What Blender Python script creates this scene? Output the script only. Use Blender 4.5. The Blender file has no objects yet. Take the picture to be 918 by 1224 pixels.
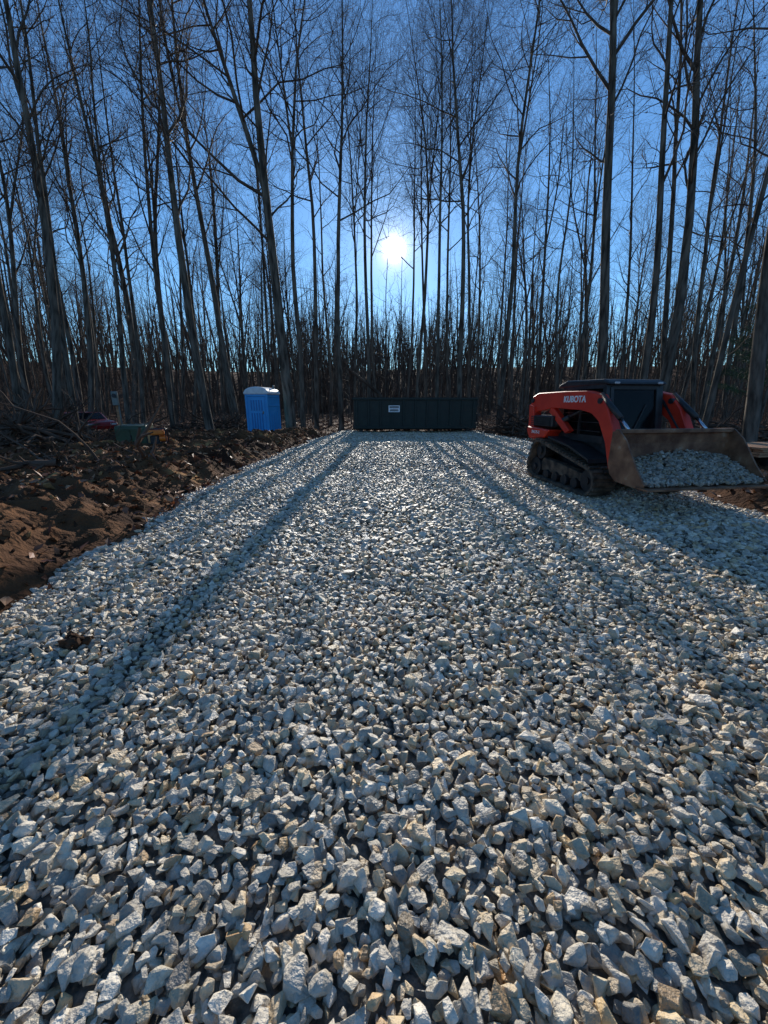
import bpy, bmesh, math, random
import numpy as np
from mathutils import Vector, Matrix, noise, Quaternion, Euler
rnd = random.Random(7)
rng = np.random.default_rng(11)
S = bpy.context.scene
COL = S.collection
S.view_settings.view_transform = 'Standard'
S.view_settings.look = 'None'
S.view_settings.exposure = 0
PITCH = math.radians(15.66)
F = 460.0
CAMH = 1.5
ZOOM = None

# ---------------------------------------------------------------- helpers
def ray(u, v):
    a = (u-459)/F; b = (612-v)/F
    return a, math.cos(PITCH)+b*math.sin(PITCH), -math.sin(PITCH)+b*math.cos(PITCH)
def at_depth(u, v, y):
    a, dy, dz = ray(u, v); t = y/dy
    return a*t, y, CAMH+dz*t

def link(o, parent=None):
    COL.objects.link(o)
    if parent is not None: o.parent = parent
    return o
def empty(name, loc, rotz=0, label=None, cat=None, group=None):
    e = bpy.data.objects.new(name, None); e.empty_display_size = .3
    e.location = loc; e.rotation_euler = (0, 0, rotz); link(e)
    if label: e["label"] = label
    if cat: e["category"] = cat
    if group: e["group"] = group
    return e
def np_mesh(name, V, T, mat, col=None, smooth=False):
    me = bpy.data.meshes.new(name)
    V = np.asarray(V, dtype=np.float32); T = np.asarray(T, dtype=np.int32)
    me.vertices.add(len(V)); me.vertices.foreach_set('co', V.ravel())
    k = T.shape[1]
    me.loops.add(T.size); me.loops.foreach_set('vertex_index', T.ravel())
    me.polygons.add(len(T)); me.polygons.foreach_set('loop_start', np.arange(0, T.size, k, dtype=np.int32))
    me.update(calc_edges=True)
    if smooth: me.shade_smooth()
    else: me.shade_flat()
    if col is not None:
        a = me.color_attributes.new('tint', 'FLOAT_COLOR', 'POINT')
        c = np.ones((len(V), 4), dtype=np.float32); c[:, :3] = col
        a.data.foreach_set('color', c.ravel())
    if mat: me.materials.append(mat)
    return me

class MB:
    def __init__(s): s.bm = bmesh.new()
    def _merge(s, t, M=None):
        if M is not None: bmesh.ops.transform(t, matrix=M, verts=t.verts)
        me = bpy.data.meshes.new('tmp'); t.to_mesh(me); t.free()
        s.bm.from_mesh(me); bpy.data.meshes.remove(me)
    def box(s, c, d, rot=(0, 0, 0), bev=0.0, seg=1):
        t = bmesh.new(); bmesh.ops.create_cube(t, size=1)
        bmesh.ops.scale(t, vec=d, verts=t.verts)
        if bev: bmesh.ops.bevel(t, geom=list(t.edges), offset=bev, segments=seg, affect='EDGES', profile=.5)
        s._merge(t, Matrix.Translation(c) @ Euler(rot).to_matrix().to_4x4()); return s
    def prism(s, prof, x0, x1, bev=0.0, axis='x', seg=1):
        t = bmesh.new()
        def P(x, p): return (x, p[0], p[1]) if axis == 'x' else ((p[0], x, p[1]) if axis == 'y' else (p[0], p[1], x))
        A = [t.verts.new(P(x0, p)) for p in prof]; B = [t.verts.new(P(x1, p)) for p in prof]
        n = len(prof)
        t.faces.new(A); t.faces.new(B[::-1])
        for i in range(n): t.faces.new((A[i], B[i], B[(i+1) % n], A[(i+1) % n]))
        bmesh.ops.recalc_face_normals(t, faces=t.faces)
        if bev: bmesh.ops.bevel(t, geom=list(t.edges), offset=bev, segments=seg, affect='EDGES', profile=.5)
        s._merge(t); return s
    def cyl(s, p1, p2, r, seg=14, r2=None, caps=True):
        p1 = Vector(p1); p2 = Vector(p2); d = p2-p1
        t = bmesh.new()
        bmesh.ops.create_cone(t, cap_ends=caps, segments=seg, radius1=r, radius2=r if r2 is None else r2, depth=d.length)
        s._merge(t, Matrix.Translation((p1+p2)/2) @ d.to_track_quat('Z', 'Y').to_matrix().to_4x4()); return s
    def obj(s, name, mat, parent=None, smooth=False, label=None):
        bmesh.ops.recalc_face_normals(s.bm, faces=s.bm.faces)
        me = bpy.data.meshes.new(name); s.bm.to_mesh(me); s.bm.free()
        if smooth: me.shade_smooth()
        else: me.shade_flat()
        me.materials.append(mat)
        o = bpy.data.objects.new(name, me); link(o, parent)
        if label: o["label"] = label
        return o

# ---------------------------------------------------------------- materials
def mat(name, c1, c2=None, scale=6.0, rough=.7, metal=0.0, bump=0.0, bscale=40.0, tint=False, detail=4, stretch=None, spec=.5, c3=None, bdist=.02, c3p=.76):
    m = bpy.data.materials.new(name); m.use_nodes = True
    nt = m.node_tree; N = nt.nodes; L = nt.links
    b = N['Principled BSDF']; b.inputs['Roughness'].default_value = rough
    b.inputs['Metallic'].default_value = metal
    b.inputs['Specular IOR Level'].default_value = spec
    tc = N.new('ShaderNodeTexCoord'); src = tc.outputs['Object']
    if stretch:
        mp = N.new('ShaderNodeMapping'); mp.inputs['Scale'].default_value = stretch
        L.new(src, mp.inputs['Vector']); src = mp.outputs['Vector']
    no = N.new('ShaderNodeTexNoise'); no.inputs['Scale'].default_value = scale; no.inputs['Detail'].default_value = detail
    L.new(src, no.inputs['Vector'])
    cr = N.new('ShaderNodeValToRGB'); e = cr.color_ramp.elements
    e[0].position = .35; e[0].color = (*c1, 1); e[1].position = .65 if not c3 else c3p-.11; e[1].color = (*(c2 or c1), 1)
    if c3:
        k = e.new(c3p); k.color = (*c3, 1)
    L.new(no.outputs['Fac'], cr.inputs['Fac'])
    out = cr.outputs['Color']
    if tint:
        at = N.new('ShaderNodeAttribute'); at.attribute_name = 'tint'
        mx = N.new('ShaderNodeMix'); mx.data_type = 'RGBA'; mx.blend_type = 'MULTIPLY'; mx.inputs[0].default_value = 1
        L.new(out, mx.inputs[6]); L.new(at.outputs['Color'], mx.inputs[7]); out = mx.outputs[2]
    L.new(out, b.inputs['Base Color'])
    if bump:
        n2 = N.new('ShaderNodeTexNoise'); n2.inputs['Scale'].default_value = bscale; n2.inputs['Detail'].default_value = 4
        L.new(src, n2.inputs['Vector'])
        bp = N.new('ShaderNodeBump'); bp.inputs['Strength'].default_value = bump; bp.inputs['Distance'].default_value = bdist
        L.new(n2.outputs['Fac'], bp.inputs['Height']); L.new(bp.outputs['Normal'], b.inputs['Normal'])
    return m

M_stone = mat('crushed_stone', (.66, .66, .66), (1.0, 1.0, 1.0), scale=32, rough=.5, bump=.6, bscale=80, tint=True, spec=.7)
M_bed = mat('gravel_bed', (.09, .085, .07), (.3, .27, .22), scale=30, rough=.95, bump=1, bscale=35)  # toned dark so the gaps between stones read as shadow
M_soil = mat('soil', (.045, .021, .012), (.16, .075, .034), scale=1.1, rough=.95, bump=1.0, bscale=15, detail=10, spec=.12, c3=(.48, .26, .10), bdist=.05, c3p=.72)  # clay patches, their orange brightened in colour to look sunlit
M_clod = mat('soil_clod', (.5, .5, .5), (1, 1, 1), scale=9, rough=.95, bump=.8, bscale=30, tint=True, spec=.1)
M_ground = mat('forest_floor', (.06, .028, .016), (.19, .088, .046), scale=2.2, rough=.95, bump=1.0, bscale=14, detail=8, spec=.1)
M_bark = mat('bark', (.045, .036, .028), (.19, .155, .12), scale=7, rough=.9, bump=.9, bscale=22, stretch=(1, 1, .18), spec=.15)
M_twig = mat('twig_bark', (.06, .042, .032), (.13, .09, .065), scale=3, rough=.8, spec=.25)
M_farwood = mat('distant_bark', (.06, .038, .027), (.15, .10, .072), scale=.6, rough=.9, spec=.12)
M_leaf = mat('dry_leaf', (.6, .6, .6), (1, 1, 1), scale=12, rough=.6, tint=True, spec=.35)
M_red = mat('orange_red_paint', (.60, .03, .012), (.72, .046, .018), scale=3, rough=.45, bump=.05, bscale=8)
M_black = mat('black_steel', (.012, .012, .013), (.03, .03, .03), scale=8, rough=.5)
M_rubber = mat('dusty_rubber', (.035, .027, .02), (.17, .12, .08), scale=7, rough=.9, bump=.4)
M_steel = mat('worn_bucket_steel', (.12, .05, .025), (.30, .16, .085), scale=5, rough=.65, metal=.05, bump=.3, c3=(.45, .34, .24))
M_chrome = mat('chrome', (.6, .6, .62), rough=.2, metal=1)
M_white = mat('white_paint', (.75, .75, .75), (.85, .85, .85), rough=.5)
M_blue = mat('blue_plastic', (.03, .29, .62), (.04, .34, .7), scale=2, rough=.4)
M_bluetrim = mat('dark_blue_plastic', (.016, .16, .42), (.02, .19, .47), rough=.4)
M_roofpl = mat('pale_plastic', (.58, .62, .63), (.72, .75, .76), rough=.4)
M_dgreen = mat('dark_green_paint', (.006, .013, .009), (.010, .020, .014), scale=4, rough=.6, bump=.2, bscale=6)
M_green = mat('utility_green_paint', (.035, .055, .022), (.055, .08, .034), scale=4, rough=.5)
M_grey = mat('galvanised_grey', (.14, .16, .14), (.2, .22, .2), rough=.5, metal=.2)
M_wood = mat('sawn_timber', (.32, .15, .07), (.5, .28, .14), scale=9, rough=.75, stretch=(.3, 4, 4))
M_carred = mat('red_car_paint', (.26, .012, .01), (.32, .016, .014), rough=.3)
M_orange = mat('orange_plastic', (.75, .18, .02), (.85, .24, .03), rough=.45)
M_text = mat('white_lettering', (.8, .8, .8), rough=.5)
M_clodpad = mat('muddy_concrete', (.1, .07, .05), (.2, .15, .11), scale=5, rough=.9)
def glass_mat(name, c, alpha_mix=.35):
    m = bpy.data.materials.new(name); m.use_nodes = True
    nt = m.node_tree; b = nt.nodes['Principled BSDF']
    b.inputs['Base Color'].default_value = (*c, 1); b.inputs['Roughness'].default_value = .12; b.inputs['Specular IOR Level'].default_value = .25
    tr = nt.nodes.new('ShaderNodeBsdfTransparent'); tr.inputs[0].default_value = (.5, .53, .55, 1)
    mx = nt.nodes.new('ShaderNodeMixShader'); mx.inputs[0].default_value = 1-alpha_mix
    nt.links.new(tr.outputs[0], mx.inputs[1]); nt.links.new(b.outputs[0], mx.inputs[2])
    nt.links.new(mx.outputs[0], nt.nodes['Material Output'].inputs[0]); return m
M_glass = glass_mat('tinted_glass', (.01, .012, .014), .5)
M_lamp = mat('lamp_lens', (.5, .5, .5), rough=.1)

# ---------------------------------------------------------------- world, sun, camera
SUN_EL = math.radians(18.7); SUN_AZ = math.radians(1.3)
sd = Vector((math.sin(SUN_AZ)*math.cos(SUN_EL), math.cos(SUN_AZ)*math.cos(SUN_EL), math.sin(SUN_EL)))
w = bpy.data.worlds.new("World"); S.world = w; w.use_nodes = True
nt = w.node_tree; N = nt.nodes; L = nt.links; N.clear()
out = N.new('ShaderNodeOutputWorld'); sky = N.new('ShaderNodeTexSky'); sky.sky_type = 'NISHITA'; sky.sun_disc = False
sky.sun_elevation = SUN_EL; sky.sun_rotation = SUN_AZ; sky.air_density = 1.0; sky.dust_density = .04; sky.ozone_density = 2.2
tint = N.new('ShaderNodeMix'); tint.data_type = 'RGBA'; tint.blend_type = 'MULTIPLY'; tint.inputs[0].default_value = 1
tint.inputs[7].default_value = (.60, .90, 1.15, 1)
bg = N.new('ShaderNodeBackground'); bg.inputs[1].default_value = .14
L.new(sky.outputs[0], tint.inputs[6]); L.new(tint.outputs[2], bg.inputs[0])
tc = N.new('ShaderNodeTexCoord'); nm = N.new('ShaderNodeVectorMath'); nm.operation = 'NORMALIZE'
dt = N.new('ShaderNodeVectorMath'); dt.operation = 'DOT_PRODUCT'; dt.inputs[1].default_value = sd
L.new(tc.outputs['Generated'], nm.inputs[0]); L.new(nm.outputs[0], dt.inputs[0])
def mth(op, a, b=None):
    m = N.new('ShaderNodeMath'); m.operation = op
    for i, x in enumerate((a, b)):
        if x is None: continue
        if hasattr(x, 'links'): L.new(x, m.inputs[i])
        else: m.inputs[i].default_value = x
    return m.outputs[0]
cl = mth('MINIMUM', dt.outputs['Value'], 1.0)
ang = mth('MULTIPLY', mth('ARCCOSINE', cl), 57.2958)
def gauss(sig, amp, p=2):
    q = mth('POWER', mth('DIVIDE', ang, sig), p)
    return mth('MULTIPLY', mth('EXPONENT', mth('MULTIPLY', q, -1.0)), amp)
g = mth('ADD', gauss(.6, 60), gauss(1.0, 2.4, 1.0))
g = mth('ADD', g, gauss(5, .17, 1.0))
gb = N.new('ShaderNodeBackground'); gb.inputs[0].default_value = (1, .88, .68, 1); L.new(g, gb.inputs[1])
ad = N.new('ShaderNodeAddShader'); L.new(bg.outputs[0], ad.inputs[0]); L.new(gb.outputs[0], ad.inputs[1])
L.new(ad.outputs[0], out.inputs[0])
sl = bpy.data.lights.new('sun', 'SUN'); sl.energy = 5.0; sl.angle = math.radians(.5); sl.color = (1, .94, .84)
so = bpy.data.objects.new('sun', sl); so.rotation_euler = sd.to_track_quat('Z', 'Y').to_euler(); so.location = (0, 40, 30); link(so)
cd = bpy.data.cameras.new('camera'); cam = bpy.data.objects.new('camera', cd); link(cam)
cd.sensor_fit = 'VERTICAL'; cd.sensor_height = 36; cd.sensor_width = 27; cd.lens = 36*F/1224; cd.clip_end = 5000; cd.clip_start = .05
cam.location = (0, 0, CAMH); cam.rotation_euler = (math.pi/2-PITCH, 0, 0); S.camera = cam
if ZOOM:
    k = 918/ZOOM[2]; cd.lens *= k; cd.shift_x = k*(ZOOM[0]-459)/1224; cd.shift_y = k*(612-ZOOM[1])/1224

# ---------------------------------------------------------------- driveway outline
LY = [-3, 0, 2.36, 3.8, 7.3, 12.7, 18, 21.4, 26]; LX = [-2.3, -2.4, -2.7, -3.15, -3.5, -3.55, -3.2, -2.7, -2.5]
RY = [-3, 4.3, 6, 10, 15.4, 20, 26]; RX = [5.2, 5.2, 5.7, 6.3, 6.4, 6.0, 5.6]
def xl(y): return np.interp(y, LY, LX) + .1*np.sin(y*1.7)+.06*np.sin(y*4.3+1)
def xr(y): return np.interp(y, RY, RX) + .12*np.sin(y*1.3+2)+.07*np.sin(y*3.9)
YEND = 23.5
def gh(x, y):
    h = .018*np.sin(x*1.9+.6*np.sin(y*.8))+.014*np.sin(y*1.3+x*.7)+.010*np.sin(x*4.7+y*1.1)+.008*np.sin(y*3.7-x*2.3)
    e = np.minimum(np.minimum(x-xl(y), xr(y)-x), YEND-y)
    return h - .07*np.clip(1-e/.5, 0, 1.3)

def hill_z(x, y):
    d = math.hypot(x, y-10)
    t = min(1, max(0, (d-60)/100)); t = t*t*(3-2*t)
    return -.1+t*(14.5+2.2*math.sin(x*.021+1)+1.5*math.sin(y*.03+x*.013))
def ground():
    n = 161; t = np.linspace(-1, 1, n); c = np.sinh(t*6)/math.sinh(6)*1500
    V = [(x, y+20, hill_z(x, y+20)) for y in c for x in c]
    i = np.arange(n*n).reshape(n, n)
    Q = np.stack([i[:-1, :-1], i[:-1, 1:], i[1:, 1:], i[1:, :-1]], -1).reshape(-1, 4)
    o = bpy.data.objects.new('ground', np_mesh('ground', V, Q, M_ground, smooth=True)); link(o); o['kind'] = 'structure'
ground()
def bed():
    ny = 130; nx = 50; V = []
    for y in np.linspace(-2.5, YEND, ny):
        a, b = float(xl(y))-.15, float(xr(y))+.15
        for x in np.linspace(a, b, nx): V.append((x, y, float(gh(x, y))-.03))
    i = np.arange(ny*nx).reshape(ny, nx)
    Q = np.stack([i[:-1, :-1], i[:-1, 1:], i[1:, 1:], i[1:, :-1]], -1).reshape(-1, 4)
    o = bpy.data.objects.new('driveway', np_mesh('driveway', V, Q, M_bed)); link(o); o['kind'] = 'structure'
bed()

# soil banks
def soil_h(x, y):
    v = Vector((x, y, 0))
    a = noise.noise(v*.45+Vector((3, 1, 0)))
    b = 1-abs(noise.noise(v*1.1+Vector((7, 2, 0))))*2
    c = noise.noise(v*2.7); d = noise.noise(v*6.0); e = noise.noise(v*13.0); f = 1-abs(noise.noise(v*4.2+Vector((1, 9, 0))))*2
    return .08+.24*a+.14*b+.12*c+.09*d+.05*e+.04*f
def soil(name, x0f, x1f, y0, y1, st, left):
    ys = np.arange(y0, y1, st); nx = 230 if left else 80; V = []
    for y in ys:
        a, b = x0f(y), x1f(y)
        for k in range(nx):
            s = k/(nx-1)
            x = a+(b-a)*(1-(1-s)**1.35 if left else s)
            e = (b-x) if left else (x-a)
            far = (x-a) if left else (b-x)
            h = soil_h(x, y)
            k2 = min(1, e/.8); k2 = k2*k2*(3-2*k2)
            k3 = min(1, far/1.5)*min(1, (y1-y)/1.5)*min(1, (y-y0)/.4+.2)
            z = -.08+(h+.08+(.14 if left else 0)*math.exp(-((e-1.3)/.7)**2))*k2*k3
            V.append((x, y, max(z, -.14)))
    ny = len(ys); i = np.arange(ny*nx).reshape(ny, nx)
    Q = np.stack([i[:-1, :-1], i[:-1, 1:], i[1:, 1:], i[1:, :-1]], -1).reshape(-1, 4)
    o = bpy.data.objects.new(name, np_mesh(name, V, Q, M_soil, smooth=True)); link(o); o['kind'] = 'structure'
    return np.array(V)
SV = soil('soil_ground', lambda y: -15.0, lambda y: float(xl(y))+.1, .3, 21.5, .06, True)
SR = soil('soil_verge', lambda y: float(xr(y))-.1, lambda y: 12.0, 2.0, 14, .08, False)
def soil_top(x, y, r=.5):
    m = (np.abs(SV[:, 0]-x) < r) & (np.abs(SV[:, 1]-y) < r)
    return float(SV[m, 2].mean()) if m.any() else -.08

# ---------------------------------------------------------------- stones
def stone_proto(seed, bevel):
    r = random.Random(seed); bm = bmesh.new()
    sc = (1, r.uniform(.6, .95), r.uniform(.4, .72))
    for _ in range(r.randint(10, 15)):
        d = Vector((r.gauss(0, 1), r.gauss(0, 1), r.gauss(0, 1))).normalized()
        m = max(abs(d.x), abs(d.y), abs(d.z)); d = d.lerp(d/m, .75)*r.uniform(.78, .95)
        bm.verts.new((d.x*sc[0]*.5, d.y*sc[1]*.5, d.z*sc[2]*.5))
    g = bmesh.ops.convex_hull(bm, input=bm.verts)
    bmesh.ops.delete(bm, geom=[x for x in set(g['geom_interior']+g['geom_unused']) if isinstance(x, bmesh.types.BMVert)], context='VERTS')
    bmesh.ops.dissolve_limit(bm, angle_limit=math.radians(20), verts=bm.verts, edges=bm.edges)
    if bevel: bmesh.ops.bevel(bm, geom=list(bm.edges), offset=.025, segments=1, affect='EDGES', profile=.5)
    bmesh.ops.triangulate(bm, faces=bm.faces)
    bm.verts.index_update()
    V = np.array([v.co[:] for v in bm.verts]); T = np.array([[v.index for v in f.verts] for f in bm.faces]); bm.free()
    return V, T
P_NEAR = [stone_proto(i, True) for i in range(44)]
P_FAR = [stone_proto(100+i, False) for i in range(24)]
PAL = np.array([(.60, .575, .53), (.70, .67, .62), (.48, .465, .43), (.76, .71, .61), (.62, .51, .37), (.36, .345, .32), (.88, .85, .79), (.50, .36, .22), (.68, .59, .44), (.26, .245, .23)])*np.array([1.06, .98, .85])
PW = np.array([.2, .2, .13, .12, .08, .07, .08, .03, .06, .04])
def eul(rx, ry, rz):
    cx, sx, cy, sy, cz, sz = np.cos(rx), np.sin(rx), np.cos(ry), np.sin(ry), np.cos(rz), np.sin(rz)
    R = np.empty((len(rx), 3, 3))
    R[:, 0, 0] = cz*cy; R[:, 0, 1] = cz*sy*sx-sz*cx; R[:, 0, 2] = cz*sy*cx+sz*sx
    R[:, 1, 0] = sz*cy; R[:, 1, 1] = sz*sy*sx+cz*cx; R[:, 1, 2] = sz*sy*cx-cz*sx
    R[:, 2, 0] = -sy; R[:, 2, 1] = cy*sx; R[:, 2, 2] = cy*cx
    return R
def scatter(name, P, size, protos, m, cols, tilt=.5, par=None):
    n = len(P); pid = rng.integers(0, len(protos), n)
    R = eul(rng.normal(0, tilt, n), rng.normal(0, tilt, n), rng.uniform(0, 6.283, n))
    Vs, Ts, Cs = [], [], []; off = 0
    for k, (V, T) in enumerate(protos):
        idx = np.where(pid == k)[0]
        if not len(idx): continue
        W = np.einsum('nij,vj->nvi', R[idx], V)*size[idx][:, None, None]+P[idx][:, None, :]
        nv = len(V)
        Tt = T[None]+(np.arange(len(idx))*nv)[:, None, None]+off
        Vs.append(W.reshape(-1, 3)); Ts.append(Tt.reshape(-1, 3)); Cs.append(np.repeat(cols[idx], nv, axis=0)); off += nv*len(idx)
    return np_mesh(name, np.concatenate(Vs), np.concatenate(Ts), m, np.concatenate(Cs))
def gravel():
    def cells(y0, y1, sp, lay):
        ys = np.arange(y0, y1, sp); xs = np.arange(-4.5, 7.5, sp)
        X, Y = np.meshgrid(xs, ys); X = X.ravel()+rng.uniform(-.5, .5, X.size)*sp; Y = Y.ravel()+rng.uniform(-.5, .5, Y.size)*sp
        e = np.minimum(np.minimum(X-xl(Y), xr(Y)-X), YEND-Y)
        keep = (e > 0) | (rng.random(len(X)) < .3*np.exp(e/.22))
        keep &= (np.abs(X) < np.abs(Y)*1.15+1.8)
        X, Y = X[keep], Y[keep]
        Z = gh(X, Y)+lay+rng.normal(0, .005, len(X))
        return np.stack([X, Y, Z], 1)
    near = np.concatenate([cells(-.4, 3.2, .037, -.012), cells(-.4, 3.2, .049, .006)])
    mid = np.concatenate([cells(3.2, 9, .048, -.006), cells(3.2, 9, .072, .010)])
    far = np.concatenate([cells(9, YEND+.3, .068, .0)])
    def cols(P):
        n = len(P); c = PAL[rng.choice(len(PAL), n, p=PW/PW.sum())]*rng.uniform(.78, 1.15, (n, 1))
        warm = rng.random(n) < (.14+.4*np.clip((P[:, 0]+.5)/2.5, 0, 1)*np.clip((5-P[:, 1])/4, 0, 1))
        c[warm] *= np.array([1.06, .93, .74]); return c
    P = near; s = np.clip(rng.lognormal(math.log(.056), .3, len(P)), .03, .12)
    o = bpy.data.objects.new('gravel', scatter('gravel', P, s, P_NEAR, M_stone, cols(P), .36)); link(o); o['kind'] = 'stuff'
    o["label"] = "loose pale grey crushed stone covering the driveway"
    P = np.concatenate([mid, far]); s = np.clip(rng.lognormal(math.log(.070), .3, len(P)), .035, .14)
    o = bpy.data.objects.new('gravel', scatter('gravel', P, s, P_FAR, M_stone, cols(P), .32)); link(o); o['kind'] = 'stuff'
    o["label"] = "loose pale grey crushed stone covering the driveway"
    print('STONES', len(near), len(mid), len(far))
gravel()
def clods():
    A = SV[(SV[:, 0] > -14) & (SV[:, 2] > -.06)]; B = SR[(SR[:, 2] > -.06)]
    P = np.concatenate([A[rng.integers(0, len(A), 9500)], B[rng.integers(0, len(B), 1300)]]).copy()
    P[:, :2] += rng.normal(0, .04, (len(P), 2))
    s = np.clip(rng.lognormal(math.log(.048), .6, len(P)), .02, .24)
    pal = np.array([(.10, .05, .027), (.18, .09, .042), (.07, .035, .02), (.38, .2, .08)])
    c = pal[rng.choice(4, len(P), p=[.35, .3, .23, .12])]
    o = bpy.data.objects.new('soil_clods', scatter('soil_clods', P, s, P_NEAR, M_clod, c, .8)); link(o); o['kind'] = 'stuff'
clods()
def litter():
    n = 70000
    y = rng.uniform(3, 55, n); x = rng.uniform(-1, 1, n)*(y*1.1+4)
    e = np.minimum(x-xl(y), xr(y)-x); ins = (e > -.1) & (y < YEND+.2)
    soil_in = (x > -13.5) & (x < 11) & (y < 20)
    k = ~(ins | soil_in); x, y = x[k], y[k]; z = -.085+rng.uniform(0, .05, len(x))
    A = SV[rng.integers(0, len(SV), 6000)]; A = A[(A[:, 1] > 5) | (rng.random(len(A)) < .4)]; B = SR[rng.integers(0, len(SR), 1800)]
    x = np.concatenate([x, A[:, 0], B[:, 0]]); y = np.concatenate([y, A[:, 1], B[:, 1]]); z = np.concatenate([z, A[:, 2]+.015, B[:, 2]+.015]); n = len(x)
    s = rng.uniform(.05, .11, n)
    base = np.array([(-1, 0, 0), (0, -.45, .12), (1, 0, 0.1), (0, .45, .15)])
    R = eul(rng.normal(0, .6, n), rng.normal(0, .6, n), rng.uniform(0, 6.28, n))
    W = np.einsum('nij,vj->nvi', R, base)*s[:, None, None]+np.stack([x, y, z], 1)[:, None, :]
    Q = np.arange(n*4).reshape(n, 4)
    pal = np.array([(.28, .10, .045), (.38, .15, .07), (.2, .07, .035), (.46, .23, .11)])
    c = np.repeat(pal[rng.integers(0, 4, n)], 4, axis=0)
    o = bpy.data.objects.new('leaf_litter', np_mesh('leaf_litter', W.reshape(-1, 3), Q, M_leaf, c)); link(o); o['kind'] = 'stuff'
litter()

# ---------------------------------------------------------------- trees
def tube(V, Fc, pts, rads, n):
    base = len(V); m = len(pts)
    for i in range(m):
        t = (pts[min(i+1, m-1)]-pts[max(i-1, 0)])
        if t.length < 1e-9: t = Vector((0, 0, 1))
        t.normalize()
        a = t.cross(Vector((.9, .43, .02)))
        if a.length < .1: a = t.cross(Vector((0, .3, .95)))
        a.normalize(); b = t.cross(a); r = rads[i]; p = pts[i]
        for k in range(n):
            c = math.cos(6.28319*k/n)*r; s = math.sin(6.28319*k/n)*r
            V.append((p.x+a.x*c+b.x*s, p.y+a.y*c+b.y*s, p.z+a.z*c+b.z*s))
    for i in range(m-1):
        for k in range(n):
            q = base+i*n
            Fc.append((q+k, q+(k+1) % n, q+n+(k+1) % n, q+n+k))
def rvec(r): return Vector((r.gauss(0, 1), r.gauss(0, 1), r.gauss(0, 1)))
def side_dir(d, ang, az):
    a = d.cross(Vector((.3, .2, .93)))
    if a.length < .1: a = d.cross(Vector((1, 0, 0)))
    a.normalize(); b = d.cross(a)
    return (d*math.cos(ang)+(a*math.cos(az)+b*math.sin(az))*math.sin(ang)).normalized()
def grow(V, Fc, tips, p, d, length, rad, lvl, r, dens, maxl):
    nseg = (0, 6, 4, 3, 2)[lvl]; sides = (0, 5, 3, 3, 3)[lvl]
    pts = [p.copy()]; rads = [rad]; dd = d.copy(); st = length/nseg; dirs = [dd.copy()]
    for i in range(nseg):
        dd = (dd+rvec(r)*(.15+.04*lvl)+Vector((0, 0, .08 if lvl < 3 else .02))).normalized()
        p = p+dd*st; pts.append(p.copy()); dirs.append(dd.copy())
        rads.append(max(rad*(1-.8*(i+1)/nseg), .0024))
    tube(V, Fc, pts, rads, sides)
    if lvl >= maxl:
        tips.append((pts[-1].copy(), dd.copy())); return
    nc = [0, 7, 5, 3][lvl]; nc = max(2, int(nc*dens*min(1.2, length/(3.2, 3.2, 1.5, .7)[lvl])+.5))
    az = r.uniform(0, 6.28)
    for k in range(nc):
        t = .18+.8*(k+r.random()*.8)/nc; t = min(t, .99)
        fi = t*nseg; i = int(fi); f = fi-i
        q = pts[i].lerp(pts[min(i+1, nseg)], f); rr = rads[i]+(rads[min(i+1, nseg)]-rads[i])*f
        az += 2.4+r.uniform(-.5, .5)
        grow(V, Fc, tips, q, side_dir(dirs[i], r.uniform(.45, 1.0), az), length*r.uniform(.36, .66)*(1.1-.45*t), rr*.58, lvl+1, r, dens, maxl)
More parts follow.
